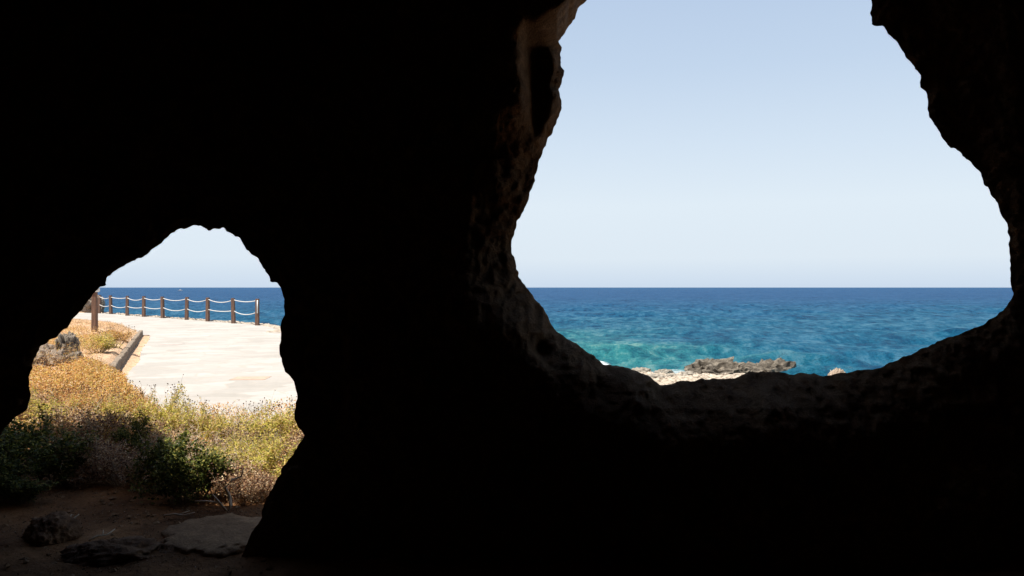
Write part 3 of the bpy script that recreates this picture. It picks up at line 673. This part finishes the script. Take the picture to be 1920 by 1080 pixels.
# unit shrubs are about 0.35 m in radius and 0.42 m high
KINDS = {}
def kind(name, mats, variants, **kw):
    KINDS[name] = []
    for s_ in variants:
        P = shrub_parts(s_, **kw)
        lst = []
        for pn, v in P.items():
            me_ = mesh(pn, v[0], v[1], [M[mats[pn]], M['seed']] if len(v) > 2 else M[mats[pn]])
            if len(v) > 2: me_.polygons.foreach_set("material_index", (np.arange(len(me_.polygons)) >= v[2]).astype(np.int32))
            lst.append((pn, me_))
        KINDS[name].append(lst)
kind('green', dict(stems='twig', foliage='green'), (1, 2, 3), n_stem=16, n_sub=6, spread=.34, height=.40, leaf_n=4200, leaf_size=.027, aspect=.6, clump=.020)
kind('yellow', dict(stems='pale_twig', foliage='yellow'), (4, 5, 6), n_stem=24, n_sub=6, spread=.32, height=.40, leaf_n=4000, leaf_size=.027, aspect=.38, clump=.018, seeds=34)
kind('red', dict(stems='pale_twig', foliage='red'), (7, 8, 9), n_stem=26, n_sub=7, spread=.36, height=.36, leaf_n=4200, leaf_size=.022, aspect=.6, clump=.026, wild=.32)
kind('orange', dict(stems='twig', foliage='orange'), (10, 11), n_stem=22, n_sub=6, spread=.36, height=.34, leaf_n=4600, leaf_size=.019, aspect=.55, clump=.02, seeds=22)
kind('dead', dict(stems='pale_twig', foliage='red'), (13, 14), n_stem=34, n_sub=9, spread=.34, height=.36, leaf_n=700, leaf_size=.010, aspect=.5, clump=.02, r0=.007, wild=.42)
used_n = {k: 0 for k in KINDS}
def shrub(k, px, d, sc, hs, label, rz=None, name="shrub", group=None):
    i = used_n[k]; used_n[k] += 1; x = at(px, d); z = gz(x, d)
    o = empty(name, (x, d, z - .015), rz if rz is not None else i * 2.4); o.scale = (sc, sc, hs)
    tag(o, label, "shrub", {"green": "leafy green shrubs", "yellow": "yellow green seed-headed shrubs", "red": "red brown dry shrubs", "orange": "orange brown dry shrubs", "dead": "bare dead shrubs"}[k])
    for pn, me_ in KINDS[k][i % len(KINDS[k])]: obj(pn, me_, o)
    return o
SH = [
 # back row, lit, against the path
 ('orange', 232, 9.2, 1.0, 1.05, "orange brown shrub at the foot of the kerb end"),
 ('orange', 262, 8.5, .9, 1.0, "orange brown shrub with dark seed heads reaching over the path edge"),
 ('yellow', 305, 8.1, .95, 1.12, "tallest yellow green shrub with seed heads standing out against the path"),
 ('yellow', 345, 7.7, .9, .92, "yellow green shrub right of the tallest seed-headed one"),
 ('orange', 378, 8.3, .8, .62, "low dry shrub in the dip of the scrub line"),
 ('yellow', 412, 7.7, .8, .80, "small yellow green shrub with upright stems before the dip in the scrub"),
 ('dead', 450, 7.7, .85, 1.0, "bare grey brown dead shrub against the pale path"),
 ('yellow', 487, 7.5, .95, .98, "yellow green shrub right of the bare dead shrub"),
 ('yellow', 540, 7.35, 1.0, 1.02, "yellow shrub against the right rock edge of the doorway"),
 ('red', 566, 6.9, .7, .95, "pinkish dry shrub tip touching the right rock edge"),
 ('orange', 196, 13.7, .8, .5, "orange shrub hiding the near end of the kerb"),
 ('orange', 176, 13.2, 1.0, .8, "orange shrub left of the kerb's near end"),
 ('orange', 205, 18.5, 1.7, 1.1, "brown shrub at the foot of the tall post, right of it"),
 ('yellow', 185, 17.0, 1.5, 1.0, "olive shrub in front of the tall post"),
 ('orange', 222, 21.5, 1.5, .8, "brown shrub near the kerb behind the tall post"),
 # middle, lit
 ('red', 66, 8.6, 1.0, 1.0, "reddish dry shrub at the left rock edge"),
 ('orange', 120, 8.9, 1.1, 1.0, "orange shrub behind the red brown twiggy one on the left"),
 ('orange', 185, 8.6, 1.1, 1.0, "orange shrub in the middle of the left scrub"),
 ('red', 130, 7.7, 1.05, .98, "red brown twiggy shrub at the shade line on the left"),
 ('red', 205, 7.6, 1.05, .95, "red brown dry shrub left of the bright green clump"),
 ('green', 252, 7.15, .72, .92, "bright green leafy shrub half in the sun"),
 ('red', 300, 7.3, .95, .85, "dull red brown shrub behind the dark green shrubs"),
 ('dead', 352, 7.1, .9, .85, "tangled dead shrub left of the pale bare branches"),
 ('dead', 408, 6.75, .95, .98, "pale bare tangle of sunlit branches in the middle of the scrub"),
 ('yellow', 470, 6.7, .95, .88, "sunlit yellow green shrub behind the bare gnarled stem"),
 ('yellow', 515, 6.35, .95, .88, "yellow shrub low against the right rock edge"),
 ('red', 450, 7.1, .8, .8, "dry brown shrub behind the pale branches"),
 ('dead', 160, 7.9, 1.0, 1.1, "pale twiggy dead shrub on the left among the orange scrub"),
 ('yellow', 215, 8.0, .95, 1.0, "yellow green shrub left of the bright green leafy one"),
 ('yellow', 90, 8.2, 1.0, 1.0, "yellow green shrub near the left rock edge"),
 ('dead', 470, 6.45, .9, .95, "tangle of pale dead twigs behind the right end of the slab"),
 ('dead', 300, 6.75, .9, 1.05, "tangle of dead twigs between the dark green shrubs and the bright one"),
 ('yellow', 440, 6.5, .8, .8, "sunlit yellow shrub above the gnarled bare stem"),
 ('dead', 130, 6.6, 1.0, .9, "dead twiggy shrub in the shade left of the red brown one"),
 # front, in the shade of the rock
 ('red', 165, 6.45, 1.0, .95, "red brown dry shrub in the shade above the bare earth"),
 ('red', 232, 6.30, .9, .85, "small red brown shrub beside the dark green shrubs in the shade"),
 ('green', 40, 6.70, 1.2, 1.15, "dark green shrub in deep shade at the left edge"),
 ('green', 100, 6.30, 1.1, .95, "dark green shrub in shade above the small boulder"),
 ('green', -10, 6.00, 1.1, 1.0, "dark shrub cut off by the left side of the photo"),
 ('green', 45, 5.80, .85, .55, "low dark shrub at the left edge by the bare earth"),
 ('green', 300, 6.10, .85, .95, "dark green shrub left of the largest shaded one"),
 ('green', 345, 5.85, 1.0, 1.1, "largest dark green shrub in the shade beside the flat slab"),
 ('green', 395, 6.00, .8, .80, "dark green shrub behind the flat rock slab"),
 ('red', 450, 6.00, .85, .78, "dark reddish twiggy shrub above the right end of the slab"),
 ('red', 490, 5.90, .6, .6, "small dark dry shrub where the slab meets the rock"),
]
for a in SH: shrub(*a)

# gnarled bare stem by the slab
sx0, sy0 = at(424, 5.55), 5.55
gn = empty("bare_bush", (sx0, sy0, 0.0)); gn.scale = (1.35, 1.35, 1.35); tag(gn, "leafless gnarled grey stem rising behind the flat rock slab", "bush")
V, F = [], []
tube([(0, 0, 0), (.025, 0, .06), (.012, .01, .11), (-.005, 0, .15), (.03, 0, .19), (.075, .01, .205), (.09, 0, .25)], [.010, .009, .008, .007, .006, .005, .003], 6, V, F)
tube([(0, 0, .03), (-.03, -.01, .075), (-.07, 0, .115)], [.007, .006, .004], 5, V, F)
tube([(-.03, -.01, .075), (-.10, 0, .08), (-.17, .02, .075)], [.006, .005, .003], 5, V, F)
obj("stem", mesh("stem", V, F, M['pale_twig'], True), gn)

# orange scrub cover and straw grass: nobody could count these
def cover(name, label, region, n, hfun, size, mat, seed, aspect=.5, up=.4, stems=0):
    rs = np.random.RandomState(seed); P = []
    x0, x1, y0, y1 = region; X = rs.uniform(x0, x1, n * 3); Y = rs.uniform(y0, y1, n * 3)
    h, keep = hfun(X, Y); ok = rs.uniform(0, 1, n * 3) < keep; X, Y, h = X[ok][:n], Y[ok][:n], h[ok][:n]
    G = gzs(X, Y); Zp = G + h * rs.uniform(0, 1, len(X)) ** .6
    sz = size * np.clip(Y / 9.0, .8, 2.2); V, F = leaf_quads(np.stack([X, Y, Zp], 1), sz, rs, aspect, up)
    return tag(obj(name, mesh(name, V, F, M[mat])), label, "ground cover" if name != "grass" else "grass", None, 'stuff')
def hf1(X, Y):
    p = sdf(X, Y, PP); u_ = X / Y; cl = fbm(X, Y, 0 * X, 1.6, 3, 101); h = (.22 + .22 * cl + .22 * fbm(X, Y, 0 * X, 2.8, 3, 102)) * (1 - .5 * sst(11.5, 13.5, Y)) * sst(-.25, .3, p)
    right = sst(-0.1, .1, p)
    return np.clip(h, .02, 1), right * np.clip(.55 + .9 * cl, .06, 1) * sst(6.4, 7.4, Y) * ((u_ > -.78) & (u_ < -.2))
cover("scrub", "dense orange brown scrub covering the ground left of the path", (-11.5, -1.6, 6.4, 14.8), 130000, hf1, .024, 'orange', 1)
cover("scrub", "yellow green growth scattered through the orange scrub", (-9, -1.6, 6.9, 12.0), 30000, lambda X, Y: (hf1(X, Y)[0] * 1.12, hf1(X, Y)[1] * sst(.1, .35, fbm(X, Y, 0 * X, 1.3, 3, 103))), .013, 'yellow', 2, .35, .8)
def bed_side(X, Y):
    q = (X - ka[0]) * kn[0] + (Y - ka[1]) * kn[1]; return sst(0.3, 0.55, q)
def hf2(X, Y):
    p = sdf(X, Y, PP); cl = fbm(X, Y, 0 * X, .8, 4, 104); h = np.clip(.11 + .24 * cl, .03, .5) * sst(.1, .6, p) * sst(34, 24, Y)
    clump = np.exp(-(((X + 9.9) / 1.3) ** 2 + ((Y - 19) / 3.0) ** 2)) + np.exp(-(((X + 9.0) / .9) ** 2 + ((Y - 16.2) / 1.6) ** 2))
    h = h + .20 * clump * (1 + .5 * fbm(X, Y, 0 * X, 3, 2, 105)); dens = np.clip(.30 + 1.5 * np.clip(cl, 0, 1) + 1.6 * clump, .04, 1)
    return np.clip(h, .02, 1), dens * sst(.1, .4, p) * bed_side(X, Y) * sst(0.75, 0.65, -X / Y)
cover("grass", "dry straw coloured grass on the sandy bed behind the kerb", (-26, -6.5, 14.0, 37), 110000, hf2, .020, 'straw', 3, .25, 1.2)
cover("scrub", "low olive scrub clumped round the foot of the tall post", (-13, -7.0, 14.2, 24), 30000, lambda X, Y: (hf2(X, Y)[0] * 1.15, hf2(X, Y)[1] * sst(.25, .7, hf2(X, Y)[1])), .015, 'orange', 4, .35, .8)
# litter on the earth by the doorway
def hf3(X, Y): return np.full(X.shape, .012), np.clip(.5 + 1.5 * fbm(X, Y, 0 * X, 2, 3, 106), .05, 1)
cover("leaf_litter", "dead leaves and bits strewn over the bare earth at the doorway", (-4.4, -1.2, 3.9, 6.6), 9000, hf3, .016, 'litter', 5, .5, -.2)
rs_ = np.random.RandomState(77); gv, gf = [], []
oc = np.array([(1,0,0),(0,1,0),(-1,0,0),(0,-1,0),(0,0,1),(0,0,-1)], float); of = [(0,1,4),(1,2,4),(2,3,4),(3,0,4),(1,0,5),(2,1,5),(3,2,5),(0,3,5)]
gxr, gyr = rs_.uniform(-4.2, -1.2, 1600), rs_.uniform(3.9, 6.6, 1600); gzr = gzs(gxr, gyr)
for k in range(1600):
    sc = .004 + .011 * rs_.rand() ** 4 * 2; a_ = rs_.uniform(0, 3); P_ = oc * rs_.uniform(.6, 1.3, (6, 1)) * sc * np.array([1.2, .9, .6]); c_, s_ = math.cos(a_), math.sin(a_)
    o0 = len(gv); gv += [(gxr[k] + p_[0] * c_ - p_[1] * s_, gyr[k] + p_[0] * s_ + p_[1] * c_, gzr[k] + p_[2] + sc * .2) for p_ in P_]; gf += [tuple(o0 + q for q in f_) for f_ in of]
tag(obj("gravel", mesh("gravel", gv, gf, M['slab'])), "fine gravel and crumbs of stone on the bare earth at the doorway", "gravel", None, 'stuff')
def stick(px, py, L, rz, label):
    x, y = gp(px, py, .02); o = empty("stick", (x, y, gz(x, y) + .02), rz); tag(o, label, "stick")
    V, F = tube([(-L / 2, 0, 0), (-L / 6, .01, .012), (L / 6, -.006, .01), (L / 2, .008, .03)], [.006, .006, .005, .003], 6); a = obj("twig", mesh("twig", V, F, M['pale_twig'], True), o)
    V, F = tube([(0, 0, .012), (L * .12, .03, .02), (L * .2, .06, .025)], [.004, .003, .002], 5); obj("side_twig", mesh("side_twig", V, F, M['pale_twig'], True), o)
stick(192, 1020, .16, .9, "pale forked stick lying above the low rough rock at the bottom")
stick(130, 984, .12, .7, "short pale stick behind the small rounded boulder")
stick(335, 980, .22, -.15, "pale stick at the left tip of the flat slab under the shrub")
